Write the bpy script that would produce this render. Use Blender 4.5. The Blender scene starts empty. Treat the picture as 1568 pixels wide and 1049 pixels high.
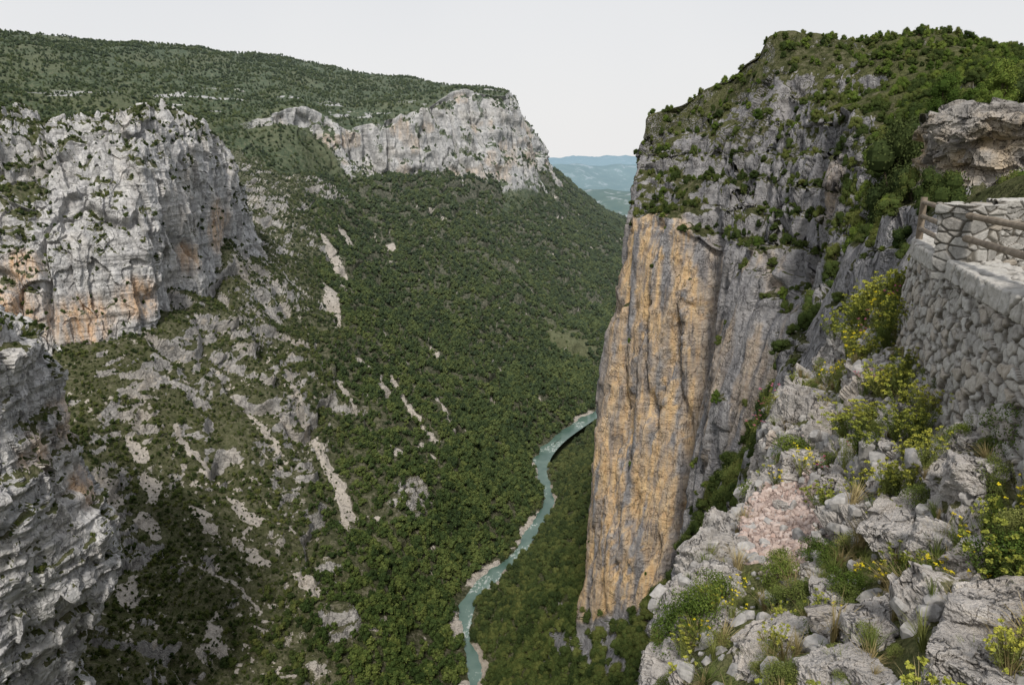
import bpy, math, time
import numpy as np
from mathutils import Vector
T0=time.time()
rng=np.random.default_rng(11)
scene=bpy.context.scene
# ------------------------------------------------------------------ noise
def h3(ix,iy,iz,seed):
    h=(ix*374761393+iy*668265263+iz*1274126177+seed*974634777)&0xffffffff
    h=((h^(h>>13))*1274126177)&0xffffffff
    h=h^(h>>16)
    return h/4294967295.0
def vn(P,seed=0):
    I=np.floor(P).astype(np.int64); F=P-I; F=F*F*(3-2*F)
    x,y,z=I[...,0],I[...,1],I[...,2]; fx,fy,fz=F[...,0],F[...,1],F[...,2]
    def L(a,b,t): return a+(b-a)*t
    c=lambda a,b,d:h3(x+a,y+b,z+d,seed)
    return L(L(L(c(0,0,0),c(1,0,0),fx),L(c(0,1,0),c(1,1,0),fx),fy),
             L(L(c(0,0,1),c(1,0,1),fx),L(c(0,1,1),c(1,1,1),fx),fy),fz)
def fbm(P,sc,octv=3,seed=0,rough=.5):
    q=P/np.array(sc,dtype=float); a=1.;s=0;t=0
    for o in range(octv):
        s=s+a*vn(q,seed+o*17); t+=a; a*=rough; q=q*2.03+7.1
    return s/t
def gully(P,sc,seed,w=.12):
    return 1-sst(np.abs(fbm(P,sc,3,seed)-.5),0,w)
def cell(P,sc,seed=0,both=False):
    q=P/np.array(sc,dtype=float); I=np.floor(q).astype(np.int64)
    best=np.full(q.shape[:-1],9.);b2=best.copy();val=np.zeros_like(best)
    for dx in(-1,0,1):
        for dy in(-1,0,1):
            for dz in(-1,0,1):
                x=I[...,0]+dx;y=I[...,1]+dy;z=I[...,2]+dz
                r1=h3(x,y,z,seed);r2=h3(x,y,z,seed+1);r3=h3(x,y,z,seed+2)
                d=(x+r1-q[...,0])**2+(y+r2-q[...,1])**2+(z+r3-q[...,2])**2
                m=d<best
                if both: b2=np.where(m,best,np.minimum(b2,d))
                best=np.where(m,d,best);val=np.where(m,(r1*7.31+r2*3.77)%1.0,val)
    if both: return val,np.sqrt(best),np.sqrt(b2)
    return val
def warp(P,a,s,seed):
    return P+(np.stack([fbm(P,s,2,seed),fbm(P,s,2,seed+5),fbm(P,s,2,seed+9)],-1)-.5)*2*a
def sst(x,a,b):
    t=np.clip((x-a)/(b-a),0,1);return t*t*(3-2*t)
# ------------------------------------------------------------------ loft
def interp(A,t,mix=.55):
    n=A.shape[0];i=np.clip(np.floor(t).astype(int),0,n-2);f=(t-i)
    f=f.reshape((-1,)+(1,)*(A.ndim-1))
    if not np.isscalar(mix):mix=mix.reshape((-1,)+(1,)*(A.ndim-1))
    p0=A[np.maximum(i-1,0)];p1=A[i];p2=A[i+1];p3=A[np.minimum(i+2,n-1)]
    c=.5*((2*p1)+(-p0+p2)*f+(2*p0-5*p1+4*p2-p3)*f*f+(-p0+3*p1-3*p2+p3)*f**3)
    return c*mix+(p1+(p2-p1)*f)*(1-mix)
def tparam(A,n,mind):
    d=np.linalg.norm(np.diff(A,axis=0),axis=-1)
    m=np.linalg.norm(.5*(A[1:]+A[:-1]),axis=-1)
    w=(d/np.maximum(m,mind)).mean(axis=1);w=np.minimum(w,w.mean()*2.5)
    c=np.concatenate([[0],np.cumsum(w)]);c/=c[-1]
    return np.interp(np.linspace(0,1,n),c,np.arange(len(c)))
def loft(cols,ncol,nrow,mind=60,vlin=None):
    A=np.array(cols,dtype=float)
    tu=tparam(A,ncol,mind);tv=tparam(A.transpose(1,0,2),nrow,mind)
    mv=.55 if vlin is None else .55*(1-sst(tv,vlin-.4,vlin+.1))
    B=interp(A,tu);B=interp(B.transpose(1,0,2),tv,mv).transpose(1,0,2)
    U,V=np.meshgrid(tu,tv,indexing='ij')
    return B,U,V
def normals(P):
    du=np.gradient(P,axis=0);dv=np.gradient(P,axis=1)
    n=np.cross(du,dv);n/=np.linalg.norm(n,axis=-1,keepdims=True)+1e-9
    if n[...,2].mean()<0:n=-n
    return n
def grid_obj(name,P,attrs,mat,smooth=True):
    nu,nv=P.shape[:2];N=nu*nv
    idx=np.arange(N).reshape(nu,nv)
    q=np.stack([idx[:-1,:-1],idx[1:,:-1],idx[1:,1:],idx[:-1,1:]],-1).reshape(-1,4)
    a,b,c=P.reshape(-1,3)[q[:,0]],P.reshape(-1,3)[q[:,1]],P.reshape(-1,3)[q[:,3]]
    if np.cross(b-a,c-a)[:,2].mean()<0:q=q[:,::-1]
    me=bpy.data.meshes.new(name);me.vertices.add(N)
    me.vertices.foreach_set('co',P.astype(np.float32).ravel())
    F=len(q);me.loops.add(F*4);me.loops.foreach_set('vertex_index',q.astype(np.int32).ravel())
    me.polygons.add(F);me.polygons.foreach_set('loop_start',(np.arange(F)*4).astype(np.int32))
    me.polygons.foreach_set('use_smooth',np.full(F,smooth))
    for k,v in attrs.items():
        at=me.attributes.new(k,'FLOAT','POINT');at.data.foreach_set('value',v.astype(np.float32).ravel())
    me.update(calc_edges=True);me.materials.append(mat)
    ob=bpy.data.objects.new(name,me);scene.collection.objects.link(ob);return ob
# ------------------------------------------------------------------ shader helpers
class NB:
    def __init__(s,name):
        s.m=bpy.data.materials.new(name);s.m.use_nodes=True;s.t=s.m.node_tree;s.t.nodes.clear()
        s.out=s.t.nodes.new('ShaderNodeOutputMaterial')
        s.pos=s.t.nodes.new('ShaderNodeNewGeometry').outputs['Position']
    def n(s,k,**kw):
        x=s.t.nodes.new(k)
        for a,b in kw.items():setattr(x,a,b)
        return x
    def put(s,sock,v):
        if isinstance(v,bpy.types.NodeSocket):s.t.links.new(v,sock)
        elif isinstance(v,(tuple,list)) and len(v)==3 and sock.type=='RGBA':sock.default_value=(*v,1)
        else:sock.default_value=v
    def noise(s,scale,detail=4,rough=.55,sv=None,dist=0):
        v=s.pos
        if sv is not None:
            mp=s.n('ShaderNodeMapping');s.put(mp.inputs['Vector'],s.pos);mp.inputs['Scale'].default_value=sv;v=mp.outputs[0]
        x=s.n('ShaderNodeTexNoise');s.put(x.inputs['Vector'],v);x.inputs['Scale'].default_value=scale
        x.inputs['Detail'].default_value=detail;x.inputs['Roughness'].default_value=rough;x.inputs['Distortion'].default_value=dist
        return x.outputs[0]
    def ramp(s,f,stops):
        x=s.n('ShaderNodeValToRGB');s.put(x.inputs[0],f);e=x.color_ramp.elements
        while len(e)<len(stops):e.new(.5)
        for i,(p,c) in enumerate(stops):
            e[i].position=p;e[i].color=(*c,1) if isinstance(c,(tuple,list)) else (c,c,c,1)
        return x.outputs[0]
    def mix(s,f,a,b,bt='MIX'):
        x=s.n('ShaderNodeMix',data_type='RGBA',blend_type=bt)
        s.put(x.inputs[0],f);s.put(x.inputs[6],a);s.put(x.inputs[7],b);return x.outputs[2]
    def math(s,op,a,b=0.,clamp=False):
        x=s.n('ShaderNodeMath',operation=op,use_clamp=clamp);s.put(x.inputs[0],a);s.put(x.inputs[1],b);return x.outputs[0]
    def attr(s,k,out='Fac'):
        x=s.n('ShaderNodeAttribute',attribute_name=k);return x.outputs[out]
    def bump(s,h,strength,dist):
        x=s.n('ShaderNodeBump');s.put(x.inputs['Height'],h);x.inputs['Strength'].default_value=strength;x.inputs['Distance'].default_value=dist
        return x.outputs[0]
    def bsdf(s,col,rough=.9,normal=None,spec=.2):
        x=s.n('ShaderNodeBsdfPrincipled');s.put(x.inputs['Base Color'],col);s.put(x.inputs['Roughness'],rough)
        x.inputs['Specular IOR Level'].default_value=spec
        if normal is not None:s.put(x.inputs['Normal'],normal)
        s.t.links.new(x.outputs[0],s.out.inputs[0]);return x
    def diffuse(s,col,normal=None):
        x=s.n('ShaderNodeBsdfDiffuse');s.put(x.inputs[0],col)
        if normal is not None:s.put(x.inputs['Normal'],normal)
        s.t.links.new(x.outputs[0],s.out.inputs[0])
    def air(s,c,k=1.):   # aerial haze painted into terrain and foliage base colour, stronger with world Y
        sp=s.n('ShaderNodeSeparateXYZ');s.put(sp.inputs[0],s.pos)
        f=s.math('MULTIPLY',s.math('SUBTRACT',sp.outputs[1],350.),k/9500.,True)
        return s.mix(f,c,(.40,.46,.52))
def terrain_mat(name,fs,gnd,rocktone=1.,warmc=(.50,.30,.15),screec=(.46,.40,.33),air=True,crack=.5,streak=.7,band=.35,bmp=1.,tint=(1,1,1),brown=.4):
    b=NB(name)
    n1=b.noise(1/(fs*14),3,.5);n2=b.noise(1/(fs*1.6),6,.68);n3=b.noise(1/(fs*.35),4,.6)
    st=b.noise(1/(fs*2.2),5,.62,(1,1,.10));bd=b.noise(1/(fs*1.3),4,.6,(.12,.12,1))
    cn=b.noise(1/(fs*3.2),4,.6,(1,1,.5),.4)
    ck=b.ramp(b.math('ABSOLUTE',b.math('SUBTRACT',cn,.5)),[(0,1),(.018,0)])
    r=rocktone
    T=lambda a,b_,c:(a*r*tint[0],b_*r*tint[1],c*r*tint[2])
    rc=b.ramp(n2,[(.27,T(.17,.17,.17)),(.42,T(.32,.315,.31)),(.58,T(.42,.41,.40)),(.78,T(.55,.54,.525))])
    rc=b.mix(b.ramp(st,[(.46,0),(.66,streak)]),rc,T(.18,.18,.19))
    rc=b.mix(b.ramp(bd,[(.52,0),(.62,band)]),rc,T(.18,.175,.17))
    rc=b.mix(b.ramp(n1,[(.5,0),(.72,brown)]),rc,T(.40,.345,.27))
    wm=b.math('MULTIPLY',b.attr('warm'),b.ramp(st,[(.40,1.),(.62,.2)]),True)
    rc=b.mix(wm,rc,b.ramp(n2,[(.3,tuple(c*.78 for c in warmc)),(.7,tuple(min(c*1.2,.85) for c in warmc))]))
    rc=b.mix(b.math('MULTIPLY',ck,crack),rc,(.07,.07,.07))
    g=b.ramp(n2,[(.33,gnd[0]),(.5,gnd[1]),(.64,gnd[2])])
    g=b.mix(b.ramp(n3,[(.52,0),(.66,.6)]),g,gnd[0])
    gr=b.mix(b.attr('grass'),g,b.ramp(n3,[(.3,(.075,.092,.036)),(.7,(.19,.185,.085))]))
    rm=b.math('ADD',b.attr('rock'),b.math('MULTIPLY',b.math('SUBTRACT',n3,.5),1.1))
    rm=b.ramp(rm,[(.38,0),(.54,1)])
    c=b.mix(rm,gr,rc)
    sm=b.ramp(b.math('ADD',b.attr('scree'),b.math('MULTIPLY',b.math('SUBTRACT',n3,.5),.9)),[(.4,0),(.6,1)])
    c=b.mix(sm,c,b.ramp(n3,[(.3,tuple(x*.75 for x in screec)),(.65,screec),(.8,tuple(x*1.25 for x in screec))]))
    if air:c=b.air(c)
    h=b.math('ADD',b.math('MULTIPLY',n2,1.),b.math('MULTIPLY',n3,.35))
    h=b.math('SUBTRACT',b.math('ADD',h,b.math('MULTIPLY',bd,.5)),b.math('MULTIPLY',ck,.25))
    b.diffuse(c,b.bump(h,bmp,fs*1.2))
    return b.m
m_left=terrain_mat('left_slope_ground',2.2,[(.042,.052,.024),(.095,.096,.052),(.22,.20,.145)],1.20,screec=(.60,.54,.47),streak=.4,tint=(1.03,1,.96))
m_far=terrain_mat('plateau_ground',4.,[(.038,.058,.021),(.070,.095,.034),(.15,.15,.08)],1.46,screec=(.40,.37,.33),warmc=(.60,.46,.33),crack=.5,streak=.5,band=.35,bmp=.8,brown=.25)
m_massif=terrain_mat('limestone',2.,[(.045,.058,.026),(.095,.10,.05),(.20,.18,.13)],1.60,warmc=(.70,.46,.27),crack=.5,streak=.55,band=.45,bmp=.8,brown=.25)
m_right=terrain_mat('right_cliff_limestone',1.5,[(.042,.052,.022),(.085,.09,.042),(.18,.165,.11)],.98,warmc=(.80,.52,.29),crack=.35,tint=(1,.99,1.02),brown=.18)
m_fore=terrain_mat('foreground_limestone',.13,[(.07,.06,.038),(.14,.12,.078),(.27,.225,.17)],1.36,screec=(.52,.40,.35),air=False,crack=.6,streak=.35,band=.25,tint=(1.05,1,.95))
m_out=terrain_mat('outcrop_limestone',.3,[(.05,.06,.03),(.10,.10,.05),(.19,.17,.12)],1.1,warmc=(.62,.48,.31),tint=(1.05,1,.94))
# ------------------------------------------------------------------ river carve
RIV=np.array([(-60,-60),(-58,60),(-50,150),(-42,280),(-25,360),(-24,385),(-29,407),(-32,446),(-20,478),(3,515),(17,557),(33,605),(30,661),(28,701),(47,756),(82,817),(105,852),(155,930),(300,1080),(600,1250),(1200,1500)],float)
tt=np.linspace(0,len(RIV)-1,260);RS=interp(RIV,tt,1.)
def rivdist(P):
    d=np.full(P.shape[:-1],999.);m=P[...,2]<-235
    q=P[m][:,:2];best=np.full(len(q),999.)
    for a,b_ in zip(RS[:-1],RS[1:]):
        ab=b_-a;t=np.clip(((q-a)@ab)/(ab@ab),0,1);best=np.minimum(best,np.linalg.norm(q-a-t[:,None]*ab,axis=1))
    d[m]=best;return d
def carve(P,off=0.):
    d=rivdist(P);dd=d+(fbm(P,(16,16,60),3,5)-.5)*10+.1
    bank=np.where(dd<2.2,-302.,np.where(dd<6,-302+(dd-2.2)*.9,np.where(dd<12,-298.6+(dd-6)*.25,-297.1+(dd-12)*1.1)))
    bank=bank+(fbm(P,(3,3,9),2,15)-.5)*2.2
    z=P[...,2];z2=np.minimum(z,bank);z2=np.maximum(z2,np.minimum(bank,-298.6))
    P[...,2]=np.where(d<60,z2,z)+off*(d<60)
    return dd
def segmask(P,segs,wn=6):
    r=np.zeros(P.shape[:-1]);q=P[...,:2]+((np.stack([fbm(P,wn,3,31),fbm(P,wn,3,47)],-1))-.5)*wn*1.8
    for pl,w in segs:
        pl=np.array(pl,float)
        for a,b_ in zip(pl[:-1],pl[1:]):
            ab=b_-a;t=np.clip(((q-a)@ab)/(ab@ab+1e-9),0,1);d=np.linalg.norm(q-a-t[...,None]*ab,axis=-1)
            r=np.maximum(r,1-sst(d,w*.6,w*1.2))
    return r
def blobs(P,bl):
    r=np.zeros(P.shape[:-1])
    for x,y,z,s in bl:r=np.maximum(r,1-sst(np.linalg.norm(P-np.array([x,y,z]),axis=-1),s*.5,s*1.15))
    return r
def stair(z,h,k=.55):
    s=z/h;f=np.floor(s);g=s-f;return h*(f+sst(g,k,1.))
# ------------------------------------------------------------------ LEFT VALLEY SIDE
L=[
[(-58,100,-303),(-70,100,-297),(-110,95,-280),(-160,90,-250),(-200,85,-220),(-240,80,-190),(-290,80,-160),(-340,80,-110),(-420,80,-40),(-520,80,60)],
[(-42,280,-303),(-54,280,-299),(-100,270,-275),(-150,255,-245),(-190,240,-215),(-230,230,-190),(-280,220,-160),(-330,210,-110),(-420,210,-40),(-520,210,60)],
[(-24,371,-303),(-36,371,-299),(-84,365,-275),(-141,360,-250),(-186,345,-232),(-227,340,-217),(-269,345,-205),(-320,350,-185),(-420,350,-80),(-520,350,40)],
[(-30,446,-303),(-42,446,-299),(-84,458,-268),(-137,455,-242),(-189,450,-214),(-245,440,-177),(-288,450,-145),(-326,490,-120),(-400,560,-40),(-520,600,20)],
[(3,515,-303),(-9,520,-299),(-44,545,-264),(-97,550,-233),(-152,560,-203),(-199,560,-159),(-230,610,-121),(-273,690,-81),(-370,780,-30),(-500,830,30)],
[(33,605,-303),(22,612,-299),(-15,655,-270),(-88,700,-226),(-156,760,-187),(-225,820,-140),(-285,880,-95),(-345,950,-53),(-413,1050,-10),(-520,1150,40)],
[(28,701,-303),(18,705,-299),(11,745,-270),(-49,830,-236),(-122,930,-193),(-183,1050,-142),(-232,1170,-96),(-273,1280,-49),(-316,1380,-10),(-400,1500,30)],
[(82,817,-303),(70,822,-299),(62,880,-275),(15,1000,-236),(-34,1120,-181),(-82,1250,-124),(-113,1370,-77),(-133,1425,-30),(-151,1500,0),(-170,1650,20)],
[(155,930,-303),(140,940,-299),(133,1060,-281),(103,1180,-245),(78,1320,-190),(60,1460,-132),(36,1550,-74),(15,1600,0),(17,1740,10),(15,1850,50)],
[(300,1080,-303),(300,1095,-299),(320,1250,-285),(257,1450,-250),(252,1600,-212),(232,1750,-160),(178,1850,-114),(138,1930,-76),(108,2000,-35),(80,2100,-10)],
[(600,1250,-303),(600,1265,-299),(620,1500,-290),(620,1750,-275),(600,1950,-255),(560,2150,-250),(520,2300,-250),(480,2450,-250),(450,2550,-250),(420,2700,-250)],
]
P,U,V=loft(L,900,720)
n=normals(P);lim=sst(V,1.3,2.4)
OUTB=[(-330,1000,-30,60),(-290,1200,-40,50),(-218,590,-134,22),(-81,510,-255,20),(-250,480,-175,14),(-105,372,-268,14),(-150,500,-220,10)]
ob_=blobs(P,OUTB)
near=1-sst(P[...,0]+.25*(P[...,1]-400)+(fbm(P,60,3,12)-.5)*100,-165,-60)
outn=sst(fbm(P,(22,22,17),4,3,.6),.62,.69)*np.clip(near*1.0+.05,0,1)
outc=np.clip(outn+ob_,0,1)
far=1+.4*sst(P[...,1],700,1400)
d=lim*((fbm(P,70,3,1)-.5)*34*far+(fbm(P,18,3,2)-.5)*9+(fbm(P,5,2,4)-.5)*2)-lim*gully(P,(55,55,200),17,.07)*9
Pw=warp(P,3,8,51)
d+=lim*outc*((cell(Pw,(8,8,9),21)-.35)*5+(cell(Pw,(3.2,3.2,3.6),25)-.5)*2.4)+ob_*7
P=P+n*d[...,None]
zw=(fbm(P,25,3,6)-.5)*9
zt=stair(P[...,2]+zw,9.)-zw
P[...,2]=P[...,2]*(1-.7*outc*lim)+zt*.7*outc*lim
dr=carve(P)
n=normals(P);nz=n[...,2]
SCREE=[([(-188,590),(-169,555),(-148,530),(-131,505),(-117,480)],5),([(-213,850),(-199,800)],10),([(-262,1010),(-211,930)],7),([(-247,1085),(-235,1060)],11),([(-189,1130),(-186,1118)],9),
([(-120,700),(-93,640),(-68,600)],3.5),([(-130,690),(-110,640)],3),([(-36,880),(-11,860)],4),([(-245,405),(-240,392)],8),([(-222,400),(-214,396)],5),([(-118,470),(-112,466)],6),
([(-190,380),(-150,372)],1.6),([(-230,470),(-200,455)],3),([(-95,560),(-88,548)],4),([(-195,520),(-170,500)],3),([(-150,700),(-140,690)],6),([(-210,360),(-205,345)],5),([(-160,345),(-155,335)],5),
([(-235,960),(-205,880)],3.5),([(-200,820),(-180,740)],3.5),([(-160,640),(-140,610)],3.5),([(-100,860),(-78,800)],2.5),([(-75,700),(-55,650)],2.5),
([(-230,430),(-222,415)],5),([(-200,420),(-185,410)],4),([(-170,410),(-150,400)],4),([(-185,445),(-165,430)],4),([(-250,450),(-240,440)],5),([(-130,400),(-118,392)],4)]
scree=segmask(P,SCREE,7)
spk=near*sst(fbm(P,4.,3,33,.6),.60,.70)*.9*sst(fbm(P,30,2,34),.40,.60)
scree=np.maximum(scree,spk)
scree=np.maximum(scree,(1-near)*sst(fbm(P,(11,11,30),4,35,.6),.70,.74)*.9)
scree=np.maximum(scree,((dr>3.5)&(dr<10)&(P[...,2]<-290))*sst(fbm(P,(30,30,60),2,9),.46,.58))
rock=np.clip(sst(1-nz,.33,.55)*(.15+.85*near)+outc*.5*sst(1-nz,.08,.3),0,1)
grass=np.maximum(blobs(P,[(85,1050,-262,60),(40,1000,-250,30)]),near*.35)
warm=blobs(P,[(-81,508,-262,16)])*.9
grid_obj('valley_hillside',P,dict(rock=rock,warm=warm,scree=np.clip(scree,0,1),grass=grass),m_left)
dens=(1-near)*(.72+.55*sst(fbm(P,(40,40,60),3,89),.38,.52))+near*(.32+.8*sst(fbm(P,(28,28,60),3,88),.42,.57))
dens=dens*(1-np.clip(scree*1.6,0,1))*sst(nz,.38,.58)*(dr>7)*(1-.85*blobs(P,[(85,1050,-262,60)]))*(1-.6*outc)
S_left=dict(P=P,d=dens,near=near,nz=nz)
# ------------------------------------------------------------------ FAR PLATEAU / MESA
M=[
[(-577,660,-121),(-635,780,-16),(-684,850,17),(-907,1150,117),(-1165,1500,247),(-1400,1900,240)],
[(-472,810,-110),(-531,950,-4),(-573,1020,38),(-713,1250,117),(-965,1600,246),(-1150,2100,240)],
[(-413,1060,-50),(-448,1200,35),(-459,1220,58),(-569,1450,136),(-708,1750,245),(-850,2300,235)],
[(-350,1170,-30),(-361,1290,58),(-372,1310,92),(-437,1500,141),(-550,1800,229),(-650,2350,220)],
[(-288,1250,-110),(-290,1350,8),(-297,1368,58),(-312,1550,121),(-375,1850,200),(-420,2400,190)],
[(-150,1330,-180),(-165,1412,-45),(-177,1440,92),(-196,1600,131),(-204,1800,176),(-230,2400,165)],
[(-50,1410,-130),(-68,1492,-5),(-108,1520,126),(-110,1650,144),(-105,1800,165),(-80,2400,150)],
[(42,1530,-110),(15,1590,10),(-11,1600,130),(-13,1700,142),(-14,1850,155),(0,2400,140)],
[(124,1750,-160),(93,1790,-25),(47,1780,60),(40,1900,75),(35,2000,75),(60,2400,60)],
[(250,2080,-240),(200,2150,-160),(180,2200,-140),(170,2300,-140),(180,2400,-150),(200,2600,-180)],
]
P,U,V=loft(M,1000,460)
n=normals(P);cl=sst(1-n[...,2],.25,.5)*sst(U,2.,3.2)
d=(fbm(P,110,3,1)-.5)*30*(1-cl)*sst(V,.3,1)+(fbm(P,30,3,2)-.5)*10
d+=cl*sst(V,.3,1)*((fbm(P,(38,38,150),4,61,.5)-.5)*40+(cell(warp(P,6,20,66),(20,20,70),62)-.5)*11+(cell(P,(8,8,18),64)-.5)*2.6-gully(P,(50,50,300),67,.06)*10+(fbm(P,(90,90,14),2,69)-.5)*11)
P=P+n*d[...,None]
n=normals(P);nz=n[...,2]
bands=sst(V,1.95,2.35)*(1-sst(V,2.7,3.1))*sst(fbm(P,(70,70,8),3,71),.58,.66)
v0=.9*(1-sst(U,3.4,4.3))
rock=np.clip(sst(1-nz,.33,.5)*sst(U,1.6,3.)*sst(V,.3+v0*.6,.7+v0*.5)*(1-sst(V,2.3,2.8))+bands*.6,0,1)
rock=np.clip(rock*(1-.6*sst(fbm(P,22,3,72),.62,.70)*(1+.5*(U<4.2))),0,1)
warm=sst(fbm(P,(40,40,30),2,73),.58,.7)*.7*cl
grid_obj('plateau_hillside',P,dict(rock=rock,warm=warm,scree=rock*0,grass=sst(fbm(P,90,3,75),.45,.7)*.5),m_far)
S_far=dict(P=P,d=(1-rock)*sst(nz,.35,.55)*(.35+.75*sst(fbm(P,50,3,78),.4,.55)),nz=nz)
# ------------------------------------------------------------------ LEFT MASSIF
C=[
[(-388,445,-150),(-391,456,-112),(-395,477,-43),(-416,519,23),(-471,594,47),(-540,700,20)],
[(-336,455,-158),(-340,470,-120),(-350,500,-50),(-362,545,2),(-404,620,38),(-480,720,10)],
[(-306,475,-165),(-309,490,-125),(-309,508,-60),(-320,546,2),(-339,607,36),(-395,720,10)],
[(-266,508,-165),(-273,520,-120),(-268,536,-48),(-280,566,26),(-303,611,40),(-360,730,10)],
[(-262,585,-150),(-271,600,-94),(-270,612,-45),(-276,635,25),(-302,681,34),(-360,800,0)],
[(-258,665,-130),(-271,680,-78),(-272,686,-50),(-278,697,14),(-295,738,20),(-350,840,-10)],
[(-264,790,-120),(-279,800,-66),(-282,806,-52),(-299,823,-32),(-330,880,-24),(-390,940,-30)],
]
P,U,V=loft(C,660,560)
n=normals(P)
Pw=warp(P,4,12,181)
d=(fbm(P,(32,32,95),4,81,.5)-.5)*32+(cell(Pw,(14,14,44),82)-.5)*8+(cell(Pw,(5.5,5.5,14),85)-.5)*2.4+(fbm(P,3,2,87)-.5)*1.0+(fbm(P,(70,70,5),3,88)-.5)*4.5
d-=gully(P,(34,34,150),83,.05)*9*sst(V,.8,1.4)
P=P+n*d[...,None]
up=sst(V,2.,2.8)*(.4+.6*sst(fbm(P,30,2,90),.4,.6));w_=(fbm(P,20,3,6)-.5)*8
P[...,2]=P[...,2]*(1-.7*up)+(stair(P[...,2]+w_,9.)-w_)*.7*up
P[...,2]+=up*(fbm(P,(14,14,400),3,93,.6)-.5)*24
n=normals(P);nz=n[...,2]
led=sst(fbm(P,(16,16,12),4,89,.6)+.13*(1-sst(U,1.2,2.6)),.51,.61)
rock=np.clip(1-sst(nz,.5,.75)*(.45+.55*led)-.8*led*sst(nz,.2,.42)*sst(V,1.3,2.3),0,1)
warm=blobs(P,[(-271,680,-60,28),(-340,480,-105,30),(-300,500,-110,22),(-272,525,-98,18),(-277,610,-80,18),(-330,490,-70,14)])
grid_obj('limestone_massif',P,dict(rock=rock,warm=warm*.85,scree=rock*0,grass=rock*0+.2),m_massif,False)
S_mas=dict(P=P,d=(1-rock)*sst(nz,.2,.4),nz=nz)
# ------------------------------------------------------------------ NEAR LEFT SPUR
C=[
[(-252,322,-245),(-250,325,-215),(-245,330,-180),(-250,335,-140),(-255,338,-110),(-260,340,-80),(-330,350,-60)],
[(-202,276,-230),(-200,280,-195),(-186,285,-155),(-196,288,-120),(-196,288,-90),(-200,290,-65),(-260,300,-50)],
[(-164,236,-200),(-163,240,-168),(-145,245,-143),(-162,250,-106),(-162,250,-81),(-169,250,-58),(-230,255,-40)],
[(-168,200,-200),(-166,205,-165),(-161,208,-140),(-156,212,-105),(-158,213,-75),(-160,215,-49),(-220,215,-30)],
[(-200,148,-210),(-200,150,-170),(-195,150,-135),(-190,150,-100),(-190,150,-70),(-190,150,-40),(-250,150,-20)],
]
P,U,V=loft(C,400,500)
n=normals(P);Pw=warp(P,2.5,8,191)
d=(fbm(P,(18,18,26),4,91,.5)-.5)*13+(cell(Pw,(9,9,14),92)-.5)*4.5+(cell(Pw,(3,3,4.),95)-.5)*1.4+(fbm(P,2,2,97)-.5)*.7+(fbm(P,(60,60,6),3,3)-.5)*8
P=P+n*d[...,None]
n=normals(P);nz=n[...,2]
rock=np.clip(1-sst(nz,.40,.65)*sst(fbm(P,8,3,99),.42,.54),0,1)
warm=blobs(P,[(-168,248,-92,14),(-162,245,-118,12),(-165,225,-95,12)])
grid_obj('limestone_spur',P,dict(rock=rock,warm=warm*.9,scree=rock*0,grass=rock*0+.3),m_massif,False)
S_spur=dict(P=P,d=(1-rock)*.9,nz=nz)
# ------------------------------------------------------------------ RIGHT CLIFF
R=[
[(155,930,-303),(175,900,-298),(215,870,-235),(250,840,-150),(260,830,-80),(275,820,0),(310,800,30),(360,790,50),(450,800,40)],
[(29,661,-303),(42,650,-298),(95,600,-250),(150,560,-190),(165,540,-110),(180,520,-20),(205,510,15),(230,505,30),(300,520,30)],
[(-20,478,-303),(-5,470,-298),(38,425,-258),(72,385,-218),(82,378,-110),(92,380,-20),(104,385,4),(116,392,16),(160,410,20)],
[(-30,400,-303),(-16,392,-298),(16,342,-243),(35,300,-203),(42,310,-100),(48.4,320,-27.6),(55,330,-4.4),(59.6,332,16.5),(85,345,20)],
[(-24,360,-303),(-8,350,-298),(28,285,-218),(49,275,-180),(54,285,-97.6),(56.6,290,-22),(67,318,1),(77,334,26),(110,350,30)],
[(-30,320,-303),(-14,305,-297),(40,238,-190),(60,255,-163),(68,262,-89.6),(72,268,-29),(84,300,6),(91,322,36),(130,350,40)],
[(-40,270,-303),(-22,250,-296),(44,190,-153),(68,230,-121),(75,238,-77),(82,240,-32),(93,275,10),(105,306,48),(160,350,45)],
[(-48,200,-303),(-25,190,-290),(43,150,-102),(71,190,-73),(75,195,-55),(82,200,-32),(99,235,14),(140,308,46),(200,380,45)],
[(-52,120,-303),(-25,110,-280),(36,105,-50),(52,130,-41),(59,135,-31),(65,140,-19),(83,170,4.5),(167,300,45),(260,390,42)],
[(-56,50,-303),(-30,48,-270),(18,48,-20),(33,70,-14.6),(38.5,77,-11.5),(43.5,84,-7.),(57,100,3.),(197,300,41),(320,380,38)],
[(-58,20,-303),(-32,20,-260),(9,22,-13),(22,38,-9),(26,45,-8),(31,52,-7),(47,66,-3.),(260,280,42),(400,350,40)],
[(-60,-10,-303),(-34,-5,-255),(3,2,-11),(22,14,-6.5),(28,15,-5.5),(36,15,-4),(60,20,-2),(330,150,40),(450,180,40)],
[(-60,-60,-303),(-36,-50,-255),(2,-30,-10),(20,-30,-4.5),(28,-30,-3.5),(36,-30,-2),(60,-30,1),(330,-30,40),(450,-30,40)],
]
P,U,V=loft(R,960,900,60,5.)
n=normals(P);nr=1-sst(U,7.6,9.0)
cl=sst(1-n[...,2],.3,.55)*sst(V,2.2,2.9)*(1-sst(V,6.3,6.9))
k=.10+.90*nr
k0=k*(1-sst(U,8.6,9.6))+.05
d=(1-cl)*((fbm(P,40,3,101)-.5)*14*k0+(fbm(P,9,3,102)-.5)*4*k0)*sst(V,1.2,2.)
buttr=np.exp(-((U-3.9)/.55)**2)*4-np.exp(-((U-5.0)/.22)**2)*7+np.exp(-((U-6.0)/.45)**2)*5-np.exp(-((U-6.9)/.3)**2)*6
cv=sst(V,2.6,3.2)*(1-sst(V,4.9,5.3))*nr
Pw=warp(P,2.5,9,151)
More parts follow.
